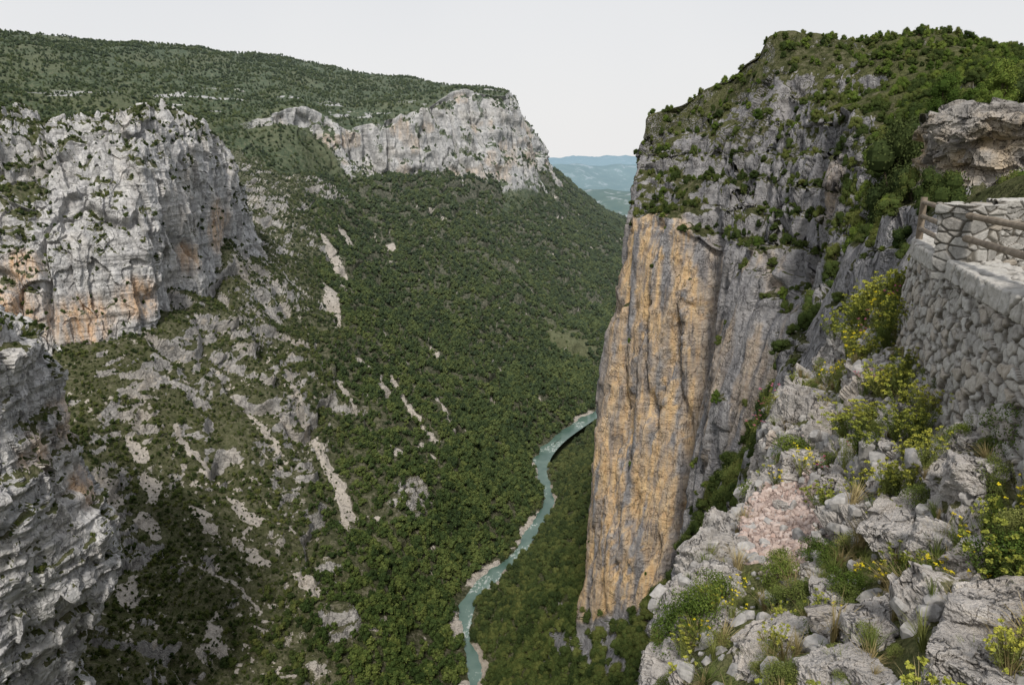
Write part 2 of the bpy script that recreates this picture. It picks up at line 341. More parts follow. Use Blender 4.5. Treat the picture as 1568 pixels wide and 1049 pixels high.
ftop=sst(V,4.7,5.2)
d+=buttr*sst(V,2.6,3.2)*(1-sst(V,5.,5.6))+k*cl*((fbm(P,(19,19,110),4,104,.55)-.5)*15+(cell(Pw,(9,9,34),105)-.5)*4.*(.7+.5*ftop)+(cell(Pw,(3.2,3.2,12),108)-.5)*1.2+(fbm(P,2.2,2,107)-.5)*.7)
d-=gully(P,(16,16,160),131,.05)*4*cv*k
dist_=np.linalg.norm(P,axis=-1)
kn=sst(U,7.6,8.6)*(1-sst(U,10.4,11.))*sst(V,1.6,2.0)*(1-sst(V,6.15,6.6))
ka=np.clip(dist_/130,.12,1.)
crag=sst(fbm(P,(9,9,7),3,161,.6),.40,.55)
d+=kn*((fbm(P,(11,11,9),4,162,.6)-.5)*8*ka+crag*((cell(warp(P,.8,3,163),(3.2,3.2,2.2),164)-.5)*2.2*np.clip(ka*1.6,0,1)+(cell(P,(1.2,1.2,.9),165)-.5)*.7))
P=P+n*d[...,None]
ups=sst(V,4.8,5.3)*(1-sst(V,6.8,7.05))*sst(fbm(P,(24,24,16),3,109,.6),.36,.50)
ups=np.maximum(ups*(1-kn*.5),kn*crag*.9)
w_=(fbm(P,22,3,6)-.5)*10-.12*P[...,0]
hs=np.where(U>9.2,1.6,np.where(U>7.8,4.5,9.))
P[...,2]=P[...,2]*(1-.85*ups)+(stair(P[...,2]+w_,hs,.6)-w_)*.85*ups
P=P+normals(P)*(ups*((cell(Pw,(4.5,4.5,3.0),121)-.5)*2.6+(cell(Pw,(1.8,1.8,1.3),124)-.5)*.9+(fbm(P,12,3,127)-.5)*5)*k0)[...,None]
dr=carve(P,-.35)
n=normals(P);nz=n[...,2]
patch=sst(fbm(P,9,3,133,.6),.42,.54)
rock=np.clip(sst(1-nz,.30,.52)+ .2*ups*sst(1-nz,.12,.3),0,1)*sst(V,1.6,2.2)
rock=rock*(1-.75*patch*sst(V,4.95,5.3)*sst(nz,.12,.35))
rock=np.maximum(rock*(1-.6*sst(V,6.2,6.7)),cv*sst(1-nz,.25,.4)*.9)
vz=sst(V,2.7,3.0)*(1-sst(V,5.0,5.2))
stk=fbm(np.stack([P[...,0],P[...,1],P[...,2]*.05],-1),4.,4,111,.62)
stk2=fbm(np.stack([P[...,0],P[...,1],P[...,2]*.12],-1),9.,3,113,.6)
low=1-sst(V,3.3,4.2)
wband=np.exp(-((U-4.1)/.74)**4)*1.0+np.exp(-((U-3.2)/.5)**2)*low
warm=wband*sst(stk,.37,.48)*vz*1.3+vz*.4*sst(stk2,.57,.64)*(1-sst(U,6.5,7.1))
warm=np.clip(np.maximum(warm,blobs(P,[(66,112,-6,16),(50,95,-6,9),(75,195,-8,12),(40,75,-6,6)])*.6*rock),0,1)
scr=np.clip(((dr>3.5)&(dr<9)&(P[...,2]<-290))*sst(fbm(P,(30,30,60),2,19),.46,.56),0,1)
grid_obj('right_cliff',P,dict(rock=rock,warm=warm,scree=scr,grass=sst(V,4.9,5.4)*.6*sst(fbm(P,14,3,115),.4,.6)),m_right)
dens=(1-rock*.95)*sst(nz,.15,.45)*(dr>7)*(.3+.7*sst(fbm(P,12,3,116),.4,.55))
dens=np.where(V<2.9,np.maximum(dens,.8*(1-rock)*(dr>7)),dens)
gl=((V<3.5)&(U>5.3)&(U<8.9))*sst(fbm(P,14,3,141),.36,.48)*.8
dens=np.maximum(dens,gl*sst(nz,.0,.3)*(dr>7))
dens=np.maximum(dens,.38*sst(V,5.,5.2)*(V<7)*patch*sst(nz,.05,.3))
nearS=kn*sst(nz,.25,.55)*(V<6.3)*sst(fbm(P,5,3,143),.44,.54)
S_right=dict(P=P,d=dens*(1-kn*(V<6.3)),U=U,V=V,nz=nz)
S_nr=dict(P=P,d=nearS,U=U,V=V)
# ------------------------------------------------------------------ distant hills + ground
xs=np.linspace(-6000,12000,420);ys=np.concatenate([np.linspace(1500,6000,200),np.linspace(6100,22000,80)])
X,Y=np.meshgrid(xs,ys,indexing='ij')
Q=np.stack([X,Y,X*0],-1)
def ridge(y0,w,h,s,amp):
    yy=y0+(fbm(Q,900,2,s)-.5)*900
    return (h+amp*(fbm(Q,(700,700,1),4,s+3)-.5)*2)*np.exp(-((Y-yy)/w)**2)
Z=-310+np.maximum.reduce([ridge(3500,420,185,201,40),ridge(5600,700,290,205,45),ridge(11000,1500,350,207,90),ridge(18000,2500,340,209,120)])+(fbm(Q,160,4,211)-.5)*65*sst(Y,2300,3000)
Z=np.where(Y<2700,np.minimum(Z,-300),Z)
P=np.stack([X,Y,Z],-1)
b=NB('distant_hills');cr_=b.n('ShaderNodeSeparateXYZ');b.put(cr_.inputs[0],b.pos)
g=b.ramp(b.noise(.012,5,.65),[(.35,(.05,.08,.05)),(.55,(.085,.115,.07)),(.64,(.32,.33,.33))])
fz=b.ramp(b.math('DIVIDE',cr_.outputs[1],14000.),[(.16,.18),(.4,.66),(.8,.93)])  # blue haze baked into the hill colour, rising with Y; no real atmosphere
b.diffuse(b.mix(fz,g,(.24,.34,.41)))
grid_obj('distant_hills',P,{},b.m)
b=NB('ground_scrub');b.diffuse(b.ramp(b.noise(.01,4),[(.4,(.03,.04,.02)),(.6,(.07,.08,.04))]))
xs=np.linspace(-30000,30000,9);X,Y=np.meshgrid(xs,xs,indexing='ij')
grid_obj('ground',np.stack([X,Y,X*0-312.],-1),{},b.m)
# ------------------------------------------------------------------ river
b=NB('river_water')
nn=b.noise(.4,5,.65,(1,.6,1));rp=b.noise(.045,3,.5)
wf=b.ramp(b.math('MULTIPLY',nn,b.ramp(rp,[(.44,.6),(.60,1.2)])),[(.60,0),(.69,.7)])
c=b.mix(wf,b.ramp(rp,[(.35,(.070,.125,.102)),(.65,(.135,.20,.165))]),(.52,.55,.52))
b.bsdf(c,.22,b.bump(nn,.4,.3),.4)
tn=np.gradient(RS,axis=0);tn/=np.linalg.norm(tn,axis=1,keepdims=True);nm=np.stack([-tn[:,1],tn[:,0]],1)
ws=np.linspace(-11,11,7)
PR=np.zeros((len(RS),7,3));PR[...,:2]=RS[:,None,:]+nm[:,None,:]*ws[None,:,None];PR[...,2]=-299.9
grid_obj('river',PR,{},b.m)
# ------------------------------------------------------------------ foliage prototypes
def fol_mat(name,dark,mid,lite,big=.02,air=False):
    b=NB(name);oi=b.n('ShaderNodeObjectInfo')
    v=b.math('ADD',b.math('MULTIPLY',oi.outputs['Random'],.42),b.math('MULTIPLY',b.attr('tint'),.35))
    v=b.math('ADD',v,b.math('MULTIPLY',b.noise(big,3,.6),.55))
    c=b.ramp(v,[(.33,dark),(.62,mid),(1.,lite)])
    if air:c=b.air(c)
    b.diffuse(c);return b.m
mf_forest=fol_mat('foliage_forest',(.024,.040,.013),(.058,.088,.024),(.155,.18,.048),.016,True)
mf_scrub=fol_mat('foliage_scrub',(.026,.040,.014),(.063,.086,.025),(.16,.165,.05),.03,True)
mf_dark=fol_mat('foliage_holm_oak',(.020,.032,.014),(.045,.062,.022),(.10,.12,.04),.3)
mf_bright=fol_mat('foliage_bright',(.042,.070,.016),(.088,.13,.027),(.17,.20,.045),.3)
mf_plant=fol_mat('foliage_plant',(.055,.08,.022),(.125,.155,.042),(.23,.24,.075),2.)
mf_euph=fol_mat('foliage_euphorbia',(.15,.17,.035),(.27,.29,.055),(.42,.40,.07),2.)
mf_dry=fol_mat('foliage_dry_grass',(.16,.14,.06),(.29,.23,.11),(.44,.36,.19),2.)
mf_yel=fol_mat('petal_yellow',(.60,.48,.02),(.72,.58,.03),(.80,.68,.05),2.)
mf_pink=fol_mat('petal_pink',(.35,.08,.14),(.45,.12,.2),(.5,.2,.26),2.)
mf_stem=fol_mat('bark',(.06,.045,.03),(.09,.07,.05),(.13,.10,.08),1.)
def quads(Cn,Nn,size,asp,r):
    n_=len(Cn);a=r.normal(size=(n_,3));t1=np.cross(Nn,a);t1/=np.linalg.norm(t1,axis=1,keepdims=True)+1e-9
    t2=np.cross(Nn,t1);s=(size*(.6+.8*r.random(n_)))[:,None]
    return np.stack([Cn-t1*s,Cn-t2*s*asp,Cn+t1*s,Cn+t2*s*asp],1)
class MB:
    def __init__(s):s.v=[];s.f=[];s.t=[];s.m=[];s.n=0
    def addq(s,Q,t,mi=0):
        k=len(Q);s.v.append(Q.reshape(-1,3));s.f.append((np.arange(k*4).reshape(k,4)+s.n));s.t.append(np.repeat(t,4));s.m.append(np.full(k,mi));s.n+=k*4
    def obj(s,name,mats,coll=None,smooth=False):
        V_=np.concatenate(s.v);F_=np.concatenate(s.f)
        me=bpy.data.meshes.new(name);me.vertices.add(len(V_));me.vertices.foreach_set('co',V_.astype(np.float32).ravel())
        me.loops.add(F_.size);me.loops.foreach_set('vertex_index',F_.astype(np.int32).ravel())
        me.polygons.add(len(F_));me.polygons.foreach_set('loop_start',(np.arange(len(F_))*4).astype(np.int32))
        me.polygons.foreach_set('material_index',np.concatenate(s.m).astype(np.int32))
        at=me.attributes.new('tint','FLOAT','POINT');at.data.foreach_set('value',np.concatenate(s.t).astype(np.float32))
        me.update(calc_edges=True)
        for m_ in mats:me.materials.append(m_)
        ob=bpy.data.objects.new(name,me);(coll or scene.collection).objects.link(ob);return ob
def sphq(c,r,nu=7,nvv=5,sq=1.):
    out=[];th=np.linspace(0,2*np.pi,nu+1);ph=np.linspace(.02,np.pi-.02,nvv+1)
    f=lambda t,p:np.array([c[0]+r*math.sin(p)*math.cos(t),c[1]+r*math.sin(p)*math.sin(t),c[2]+r*sq*math.cos(p)])
    for i in range(nu):
        for j in range(nvv):out.append([f(th[i],ph[j+1]),f(th[i+1],ph[j+1]),f(th[i+1],ph[j]),f(th[i],ph[j])])
    return np.array(out)
def limb(a,b_,r0,r1,k=5):
    a=np.array(a,float);b_=np.array(b_,float);d_=b_-a;d_/=np.linalg.norm(d_);u=np.cross(d_,[.3,.5,.8]);u/=np.linalg.norm(u);w=np.cross(d_,u);out=[]
    for i in range(k):
        t,t2=2*np.pi*i/k,2*np.pi*(i+1)/k
        p=lambda c,r,t:c+r*(u*math.cos(t)+w*math.sin(t))
        out.append([p(a,r0,t),p(a,r0,t2),p(b_,r1,t2),p(b_,r1,t)])
    return np.array(out)
def crown(seed,nleaf,lsize,lobes=9,wide=.42,base=.18,height=1.,core=True,conic=0.):
    r=np.random.default_rng(seed);m=MB()
    m.addq(limb((0,0,-.25),(0,0,base+.25),.035,.022),np.full(5,.3),1)
    for i in range(lobes):
        h=base+(height-base)*(i+.5)/lobes*.85+.04;wd=wide*(1-conic*(h/height))
        an=r.random()*6.28;rd=wd*.72*math.sqrt(r.random())*(1 if conic==0 else .7)
        if h>height*.7:rd*=.55
        c=np.array([rd*math.cos(an),rd*math.sin(an),h]);R_=wd*(.30+.26*r.random())
        m.addq(limb((0,0,base*.8),c,.014,.006,3),np.full(3,.3),1)
        if core:
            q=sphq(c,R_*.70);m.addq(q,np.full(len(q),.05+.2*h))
        k=nleaf//lobes;D=r.normal(size=(k,3));D/=np.linalg.norm(D,axis=1,keepdims=True);D[:,2]=np.where(D[:,2]<-.5,-D[:,2],D[:,2])
        Cn=c+D*(R_*(.60+.62*r.random((k,1))**.9))*[1,1,.85]
        N_=D*.7+r.normal(size=(k,3))*.55;N_/=np.linalg.norm(N_,axis=1,keepdims=True)
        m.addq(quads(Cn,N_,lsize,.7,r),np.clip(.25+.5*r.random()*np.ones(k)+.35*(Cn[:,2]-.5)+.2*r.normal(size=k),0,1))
    return m
def coll_of(name,builders,mats):
    c=bpy.data.collections.new(name)
    for i,bm_ in enumerate(builders):bm_.obj(name+'_plant',mats,c)
    return c
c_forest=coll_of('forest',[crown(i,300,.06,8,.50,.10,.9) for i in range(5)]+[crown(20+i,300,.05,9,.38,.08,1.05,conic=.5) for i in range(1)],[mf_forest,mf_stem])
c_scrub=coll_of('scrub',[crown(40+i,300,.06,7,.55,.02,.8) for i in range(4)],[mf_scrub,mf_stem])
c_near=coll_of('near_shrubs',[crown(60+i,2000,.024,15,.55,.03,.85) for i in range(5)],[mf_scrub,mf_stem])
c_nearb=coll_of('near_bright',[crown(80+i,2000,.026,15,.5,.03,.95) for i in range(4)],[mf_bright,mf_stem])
def sample(S,mult):
    P=S['P'];a=np.linalg.norm(np.cross(P[1:,:-1]-P[:-1,:-1],P[:-1,1:]-P[:-1,:-1]),axis=-1)
    D=S['d']*mult;D=.25*(D[1:,1:]+D[:-1,1:]+D[1:,:-1]+D[:-1,:-1]);c=.25*(P[1:,1:]+P[:-1,1:]+P[1:,:-1]+P[:-1,:-1])
    w=a*np.clip(D,0,None);w=w*((c[...,1]>2)&(np.abs(c[...,0])<1.0*c[...,1]+4)&(c[...,2]>-1.05*c[...,1]-3))
    nn_=int(w.sum())
    if nn_==0:return np.zeros((0,3)),None
    cs=np.cumsum(w.ravel());k=np.searchsorted(cs,rng.random(nn_)*cs[-1]);k=np.minimum(k,w.size-1)
    i,j=np.unravel_index(k,w.shape);u=rng.random((nn_,1));v=rng.random((nn_,1))
    q=(P[i,j]*(1-u)+P[i+1,j]*u)*(1-v)+(P[i,j+1]*(1-u)+P[i+1,j+1]*u)*v
    return q,(i,j)
def scatter(name,pts,size,coll,tilt=.15,sq=.25):
    n_=len(pts)
    if n_==0:return
    me=bpy.data.meshes.new(name);me.vertices.add(n_);me.vertices.foreach_set('co',pts.astype(np.float32).ravel())
    s=np.stack([size*(1+sq*(rng.random(n_)-.5)*2),size*(1+sq*(rng.random(n_)-.5)*2),size*(1+sq*(rng.random(n_)-.5)*2)],1)
    at=me.attributes.new('scl','FLOAT_VECTOR','POINT');at.data.foreach_set('vector',s.astype(np.float32).ravel())
    at=me.attributes.new('idx','INT','POINT');at.data.foreach_set('value',rng.integers(0,len(coll.objects),n_).astype(np.int32))
    ob=bpy.data.objects.new(name,me);scene.collection.objects.link(ob)
    g=bpy.data.node_groups.new(name,'GeometryNodeTree')
    g.interface.new_socket('Geometry',in_out='INPUT',socket_type='NodeSocketGeometry');g.interface.new_socket('Geometry',in_out='OUTPUT',socket_type='NodeSocketGeometry')
    A=g.nodes.new('NodeGroupInput');Z_=g.nodes.new('NodeGroupOutput');I=g.nodes.new('GeometryNodeInstanceOnPoints')
    ci=g.nodes.new('GeometryNodeCollectionInfo');ci.inputs['Collection'].default_value=coll;ci.inputs['Separate Children'].default_value=True;ci.inputs['Reset Children'].default_value=True
    na=g.nodes.new('GeometryNodeInputNamedAttribute');na.data_type='FLOAT_VECTOR';na.inputs[0].default_value='scl'
    nb=g.nodes.new('GeometryNodeInputNamedAttribute');nb.data_type='INT';nb.inputs[0].default_value='idx'
    rv=g.nodes.new('FunctionNodeRandomValue');rv.data_type='FLOAT_VECTOR';rv.inputs[0].default_value=(-tilt,-tilt,0);rv.inputs[1].default_value=(tilt,tilt,6.283)
    lk=g.links.new
    lk(A.outputs[0],I.inputs['Points']);lk(ci.outputs[0],I.inputs['Instance']);I.inputs['Pick Instance'].default_value=True
    lk(nb.outputs[0],I.inputs['Instance Index']);lk(rv.outputs[0],I.inputs['Rotation']);lk(na.outputs[0],I.inputs['Scale'])
    lk(I.outputs[0],Z_.inputs[0])
    md=ob.modifiers.new('scatter','NODES');md.node_group=g;return ob
q,ij=sample(S_left,.055)
f=S_left['near'][ij];yy=q[:,1]
sz=(2.5+3.2*(1-f))*(.55+.9*rng.random(len(q)))*np.where(q[:,2]<-255,1.25,1.)
big=f<.5
scatter('forest_trees',q[big],sz[big],c_forest);scatter('hillside_scrub',q[~big],sz[~big],c_scrub)
S2=dict(P=S_left['P'],d=S_left['near']*sst(S_left['nz'],.4,.6))
q,ij=sample(S2,.08);scatter('low_scrub',q,.7+1.2*rng.random(len(q)),c_scrub)
q,ij=sample(S_far,.024);scatter('plateau_trees',q,(3.+3.*rng.random(len(q))),c_forest)
q,ij=sample(S_mas,.08);scatter('cliff_scrub',q,1.2+2.4*rng.random(len(q)),c_scrub)
q,ij=sample(S_spur,.09);scatter('spur_scrub',q,.8+1.5*rng.random(len(q)),c_scrub)
q,ij=sample(S_right,.095)
u=S_right['U'][ij];v=S_right['V'][ij]
dist=np.linalg.norm(q,axis=1)
s_=np.where(v<3.,3.0+3*rng.random(len(q)),1.2+2.6*rng.random(len(q))**1.5)
s_=np.where(v>6.3,1.3+1.9*rng.random(len(q)),s_)
near_=(dist<130)
s_=np.where(near_,np.minimum(s_,1.0+1.6*rng.random(len(q))*np.clip(dist/60,.4,1.4)),s_)
keep=dist>24
lo=(~near_)&(v<3);up_=(~near_)&(v>=3);md_=up_&(dist<420)
scatter('right_bank_trees',q[lo],s_[lo],c_near)
br=rng.random(len(q))<np.where(v>6.2,.45,.12)
scatter('right_slope_scrub',q[md_&~br],s_[md_&~br],c_near);scatter('right_plateau_scrub',q[md_&br],s_[md_&br],c_nearb)
kk=near_&keep;br=rng.random(len(q))<.25
scatter('near_slope_shrubs',q[kk&~br],s_[kk&~br],c_near);scatter('near_slope_bushes',q[kk&br],s_[kk&br],c_nearb)
q,ij=sample(S_nr,.6);dist=np.linalg.norm(q,axis=1);kk=dist>24;br=rng.random(len(q))<.22
s_=(.5+2.1*rng.random(len(q))**2)*np.clip(dist/80,.45,1.3)
scatter('crag_shrubs',q[kk&~br],s_[kk&~br],c_near);scatter('crag_bushes',q[kk&br],s_[kk&br],c_nearb)
# ------------------------------------------------------------------ rock outcrop on the right
C=np.array([[(29,56,-13),(28.6,54,-7.5),(28.2,52,-1),(28.,51,1.8),(30,54,2.2),(33,60,2.2)],
[(24.4,46,-13),(24.4,45,-6.2),(25.,44.6,-1),(24.6,43.8,2.6),(26.5,47,3.),(31,56,3.2)],
[(25.4,43,-13),(25.5,42.2,-5.5),(26.4,42,-.8),(25.6,41.2,2.4),(28,44.5,2.9),(33,54,3.2)],
[(28,41,-13),(28.2,40.5,-5.2),(28.8,40.2,-.8),(28.4,39.2,2.0),(31,43,2.6),(36,52,3.1)],
[(31.5,39,-13),(32,38.5,-5.),(32.5,38,-.8),(32.3,37.4,1.8),(34,41,2.5),(39,50,3.0)],
[(38,36,-13),(38,36,-5),(38.5,35.5,-.8),(38.5,35,1.6),(41,39,2.5),(46,46,3.)]])*.64
P,U,V=loft(C,520,420,10);n=normals(P);Pw=warp(P,.35,1.,171)
d=(fbm(P,(2,2,2.5),3,301)-.5)*.8+(cell(Pw,(1.3,1.3,.5),302)-.5)*.55+(cell(Pw,(.45,.45,.22),305)-.5)*.22+(fbm(P,(6,6,.55),2,8)-.5)*.6
P=P+n*d[...,None];n=normals(P);nz=n[...,2]
rock=1-sst(nz,.6,.85)*sst(V,3.3,3.8)
grid_obj('rock_outcrop',P,dict(rock=rock,warm=sst(fbm(P,2,3,307),.40,.58)*.85*(1-sst(V,2.9,3.2)),scree=rock*0,grass=rock*0+.5),m_out,False)
def place(name,bm_,mats,loc,s,rz=0.):
    o=bm_.obj(name,mats);o.location=loc;o.scale=(s,s,s) if not isinstance(s,tuple) else s;o.rotation_euler=(0,0,rz);return o
place('holm_oak',crown(131,12000,.013,26,.42,.02,.95),[mf_dark,mf_stem],(23.9,46,-4.2),(5.6,5.6,6.8))
place('holm_oak',crown(132,6000,.016,20,.42,.02,.9),[mf_dark,mf_stem],(21.3,31,1.5),(3.,3.,2.8))
place('holm_oak',crown(133,6000,.016,20,.42,.02,.9),[mf_forest,mf_stem],(26,37,1.7),(4,4,3.5))
place('young_oak',crown(134,5000,.016,20,.36,.05,1.),[mf_bright,mf_stem],(18.6,29.4,1.5),(1.9,1.9,2.2))
place('young_oak',crown(135,5000,.016,20,.36,.05,1.),[mf_bright,mf_stem],(17.2,30.6,1.5),(1.6,1.6,1.8))
place('young_oak',crown(136,5000,.016,20,.36,.05,1.),[mf_bright,mf_stem],(20.5,28.5,1.4),(1.7,1.7,1.8))
# ------------------------------------------------------------------ FOREGROUND
F=[
[(-1,-2,-12),(0.,-2,-6),(.4,-2,-3.4),(1.5,-2,-3.),(2.5,-2,-2.4),(3.0,-2,-2.2),(6,-2,-1.8)],
[(0,3,-12),(.7,3,-7),(1.0,3.2,-3.9),(1.5,3,-3.1),(2.,3,-2.8),(2.6,3,-2.5),(6,3,-1.8)],
[(1.,5,-14),(1.3,5.2,-7.5),(1.45,5.3,-4.3),(2.2,5,-3.7),(3.,5,-3.2),(4.,5.2,-2.4),(7,5,-1.8)],
[(1.6,7,-15),(1.9,7,-8),(2.2,7.2,-4.5),(3.2,7,-4.),(4.,7,-3.4),(4.75,7,-2.5),(8,7,-1.8)],
[(2.2,9.3,-16),(2.6,9.3,-9),(3.05,9.2,-4.7),(3.9,9,-4.2),(4.7,9,-3.4),(5.5,9.2,-2.6),(9,9,-1.8)],
[(3.6,11.3,-17),(3.9,11.2,-9),(4.4,11.1,-4.7),(5.,11,-4.1),(5.7,11,-3.3),(6.4,11.3,-2.6),(10,11,-1.8)],
[(4.6,14,-18),(5.,13.9,-9),(5.5,13.6,-4.5),(6.2,13.4,-4.),(6.9,13.3,-3.3),(7.7,13.5,-2.6),(11,13,-1.8)],
[(6.5,17,-20),(7,16.8,-9),(7.6,16.3,-4.4),(8.3,16,-3.8),(9,15.6,-3.2),(9.8,15.5,-2.6),(13,15,-1.9)],
[(9,20,-22),(9.4,19.4,-14),(10,18.8,-9),(10.8,18.3,-7),(11.6,17.8,-5.5),(12.5,17.2,-4.4),(16,16.5,-3)],
]
P,U,V=loft(F,1050,760,3.);n=normals(P)
grav=1-sst(np.sqrt(((P[...,0]-3.3-.35*(P[...,1]-8))/.62)**2+((P[...,1]-7.9)/1.9)**2)+(fbm(P,.6,3,401)-.5)*1.1,.75,1.15)
grav*=sst(V,1.9,2.1)
rk=np.clip(sst(fbm(P,1.3,4,402,.6),.42,.52)+(1-sst(V,1.9,2.25)),0,1)*(1-grav)*(1-.7*sst(V,4.6,4.9))
Pw=warp(P,.25,.7,455)
d=(fbm(P,1.6,3,403)-.5)*.8*sst(V,.5,2)*(1-.6*grav)+(fbm(P,.3,3,404)-.5)*.07
d+=rk*((cell(Pw,(.8,.8,.55),405)-.3)*.5+(cell(Pw,(.28,.28,.2),408)-.5)*.16+(cell(Pw,(.1,.1,.08),411)-.5)*.045+(fbm(P,.06,2,412)-.5)*.03)
d+=grav*(cell(P,(.07,.07,.07),414)-.5)*.04
d*=1-.8*sst(V,5.2,5.8)
P=P+n*d[...,None];n=normals(P);nz=n[...,2]
rock=np.clip(rk*.9+sst(1-nz,.35,.6)*.5,0,1)*(1-grav)
grid_obj('rocky_slope',P,dict(rock=rock,warm=sst(fbm(P,.8,3,417),.60,.75)*.35,scree=np.clip(grav*1.3,0,1),grass=1-rock),m_fore,False)
S_fore=dict(P=P,d=(1-rock*.93)*(1-grav)*sst(nz,.2,.5),V=V,U=U)
FP=P.reshape(-1,3)[::3];FPV=V.reshape(-1)[::3];FP=FP[FPV>1.7]
def gz(x,y):
    return FP[np.argmin((FP[:,0]-x)**2+(FP[:,1]-y)**2)][2]
S_grav=dict(P=P,d=grav,V=V)
def boulder_pts(seed,sub=110,facets=9,rough=.05):
    r=np.random.default_rng(seed);nu,nv_=sub*2,sub
    th=np.linspace(0,2*np.pi,nu+1);ph=np.linspace(.01,np.pi-.01,nv_);T,H=np.meshgrid(th,ph,indexing='ij')
    D=np.stack([np.sin(H)*np.cos(T),np.sin(H)*np.sin(T),np.cos(H)],-1)
    N_=r.normal(size=(facets+6,3));N_[:6]=[(1,.1,0),(-1,0,.1),(0,1,.1),(.1,-1,0),(.1,0,1),(0,.1,-1)];N_/=np.linalg.norm(N_,axis=1,keepdims=True)
    hh=.66+.40*r.random(len(N_));dots=np.maximum(D@N_.T,1e-3);rad=(hh/dots).min(-1)
    rad=np.minimum(rad,1.45)
    Pq=D*rad[...,None];O=seed*3.3
    if sub>20:
        Pw_=warp(Pq+O,.15,.4,int(seed)+600)
        rad=rad+(fbm(Pq+O,.5,5,500,.6)-.5)*rough*4+(cell(Pw_,(.6,.6,.45),501)-.5)*rough*4.5+(cell(Pw_,(.22,.22,.16),503)-.5)*rough*1.5-gully(Pw_,(.8,.8,.8),505,.03)*.06
    Pq=D*rad[...,None];Pq[-1]=Pq[0];return Pq
def boulder(loc,sx,sy,sz,seed,rz=0.):
    Pq=boulder_pts(seed)*np.array([sx,sy,sz]);c,s=math.cos(rz),math.sin(rz)
    x=Pq[...,0]*c-Pq[...,1]*s;y=Pq[...,0]*s+Pq[...,1]*c
    Pw=np.stack([x+loc[0],y+loc[1],Pq[...,2]+loc[2]],-1)
    z=Pw[...,0]*0
    grid_obj('boulder',Pw,dict(rock=z+1,warm=z,scree=z,grass=z),m_fore,False)
for i,(x,y,dz,a,b_,c_,rz) in enumerate([
 (2.9,8.7,-.2,.40,.5,.52,.3),(2.35,7.4,-.15,.42,.5,.5,.8),(5.0,12.0,-.1,.42,.6,.6,.2),(5.8,13.4,-.2,.5,.6,.45,1.),
 (3.35,5.1,-.05,.28,.30,.22,.4),(3.75,5.4,-.08,.26,.3,.22,1.1),(2.55,4.55,-.08,.46,.35,.22,.2),(2.75,3.7,-.05,.30,.3,.26,.9),
 (4.1,6.2,-.08,.26,.3,.22,0.),(3.8,8.0,.0,.16,.14,.1,.5),(1.85,5.9,-.2,.36,.4,.36,.7),(3.1,4.3,.0,.22,.24,.2,2.),
 (4.2,9.6,-.05,.3,.4,.3,1.4),(4.55,7.9,-.05,.25,.3,.3,.2),(2.1,4.9,-.12,.34,.3,.28,.3),(6.8,14.0,-.1,.4,.4,.35,.3),(3.0,6.2,-.05,.24,.3,.18,1.9),(4.9,10.6,-.05,.34,.4,.4,.9),
 (3.4,5.9,-.05,.34,.26,.24,.6),(2.1,6.6,-.15,.38,.4,.34,2.2),(3.9,10.6,-.1,.4,.45,.5,1.2),(2.3,4.1,-.05,.3,.26,.2,1.4),(3.5,8.6,0.,.14,.16,.1,.4),(2.7,5.4,-.02,.24,.2,.16,.4),
 (2.5,3.35,-.05,.34,.26,.22,.5),(2.0,3.75,-.05,.26,.22,.18,1.7),(1.8,4.4,-.08,.26,.3,.2,.2),(2.9,4.0,-.02,.16,.18,.14,1.2)]):
    boulder((x,y,gz(x,y)+dz),a,b_,c_,i+3,rz)
def stone_proto(seed):
    Pq=boulder_pts(seed,9,6,.02);m=MB();nu,nv_=Pq.shape[:2];Q=[]
    for i in range(nu-1):
        for j in range(nv_-1):Q.append([Pq[i,j],Pq[i,j+1],Pq[i+1,j+1],Pq[i+1,j]])
    m.addq(np.array(Q),np.full(len(Q),.5));return m
b=NB('gravel_stone');oi=b.n('ShaderNodeObjectInfo')
c=b.ramp(oi.outputs['Random'],[(0,(.34,.25,.215)),(.4,(.50,.39,.345)),(.8,(.59,.49,.44)),(1,(.42,.27,.22))])
b.diffuse(b.mix(.3,c,b.ramp(b.noise(40,3),[(.3,(.22,.19,.17)),(.7,(.58,.51,.46))])));m_st=b.m
b=NB('grey_stone');oi=b.n('ShaderNodeObjectInfo')
b.diffuse(b.mix(.5,b.ramp(oi.outputs['Random'],[(0,(.26,.25,.235)),(1,(.48,.455,.43))]),b.ramp(b.noise(25,4),[(.3,(.15,.15,.15)),(.7,(.50,.48,.46))])));m_gs=b.m
c_st=coll_of('gravel',[stone_proto(i) for i in range(5)],[m_st]);c_gs=coll_of('greystones',[stone_proto(i+9) for i in range(5)],[m_gs])
q,ij=sample(S_grav,420);scatter('gravel_stones',q,.010+.037*rng.random(len(q))**3,c_st,1.5,.35)
q,ij=sample(dict(P=S_fore['P'],d=(S_fore['V']>1.95)*(S_fore['V']<5)*1.),26);scatter('loose_rocks',q,.02+.08*rng.random(len(q))**3,c_gs,1.5,.35)
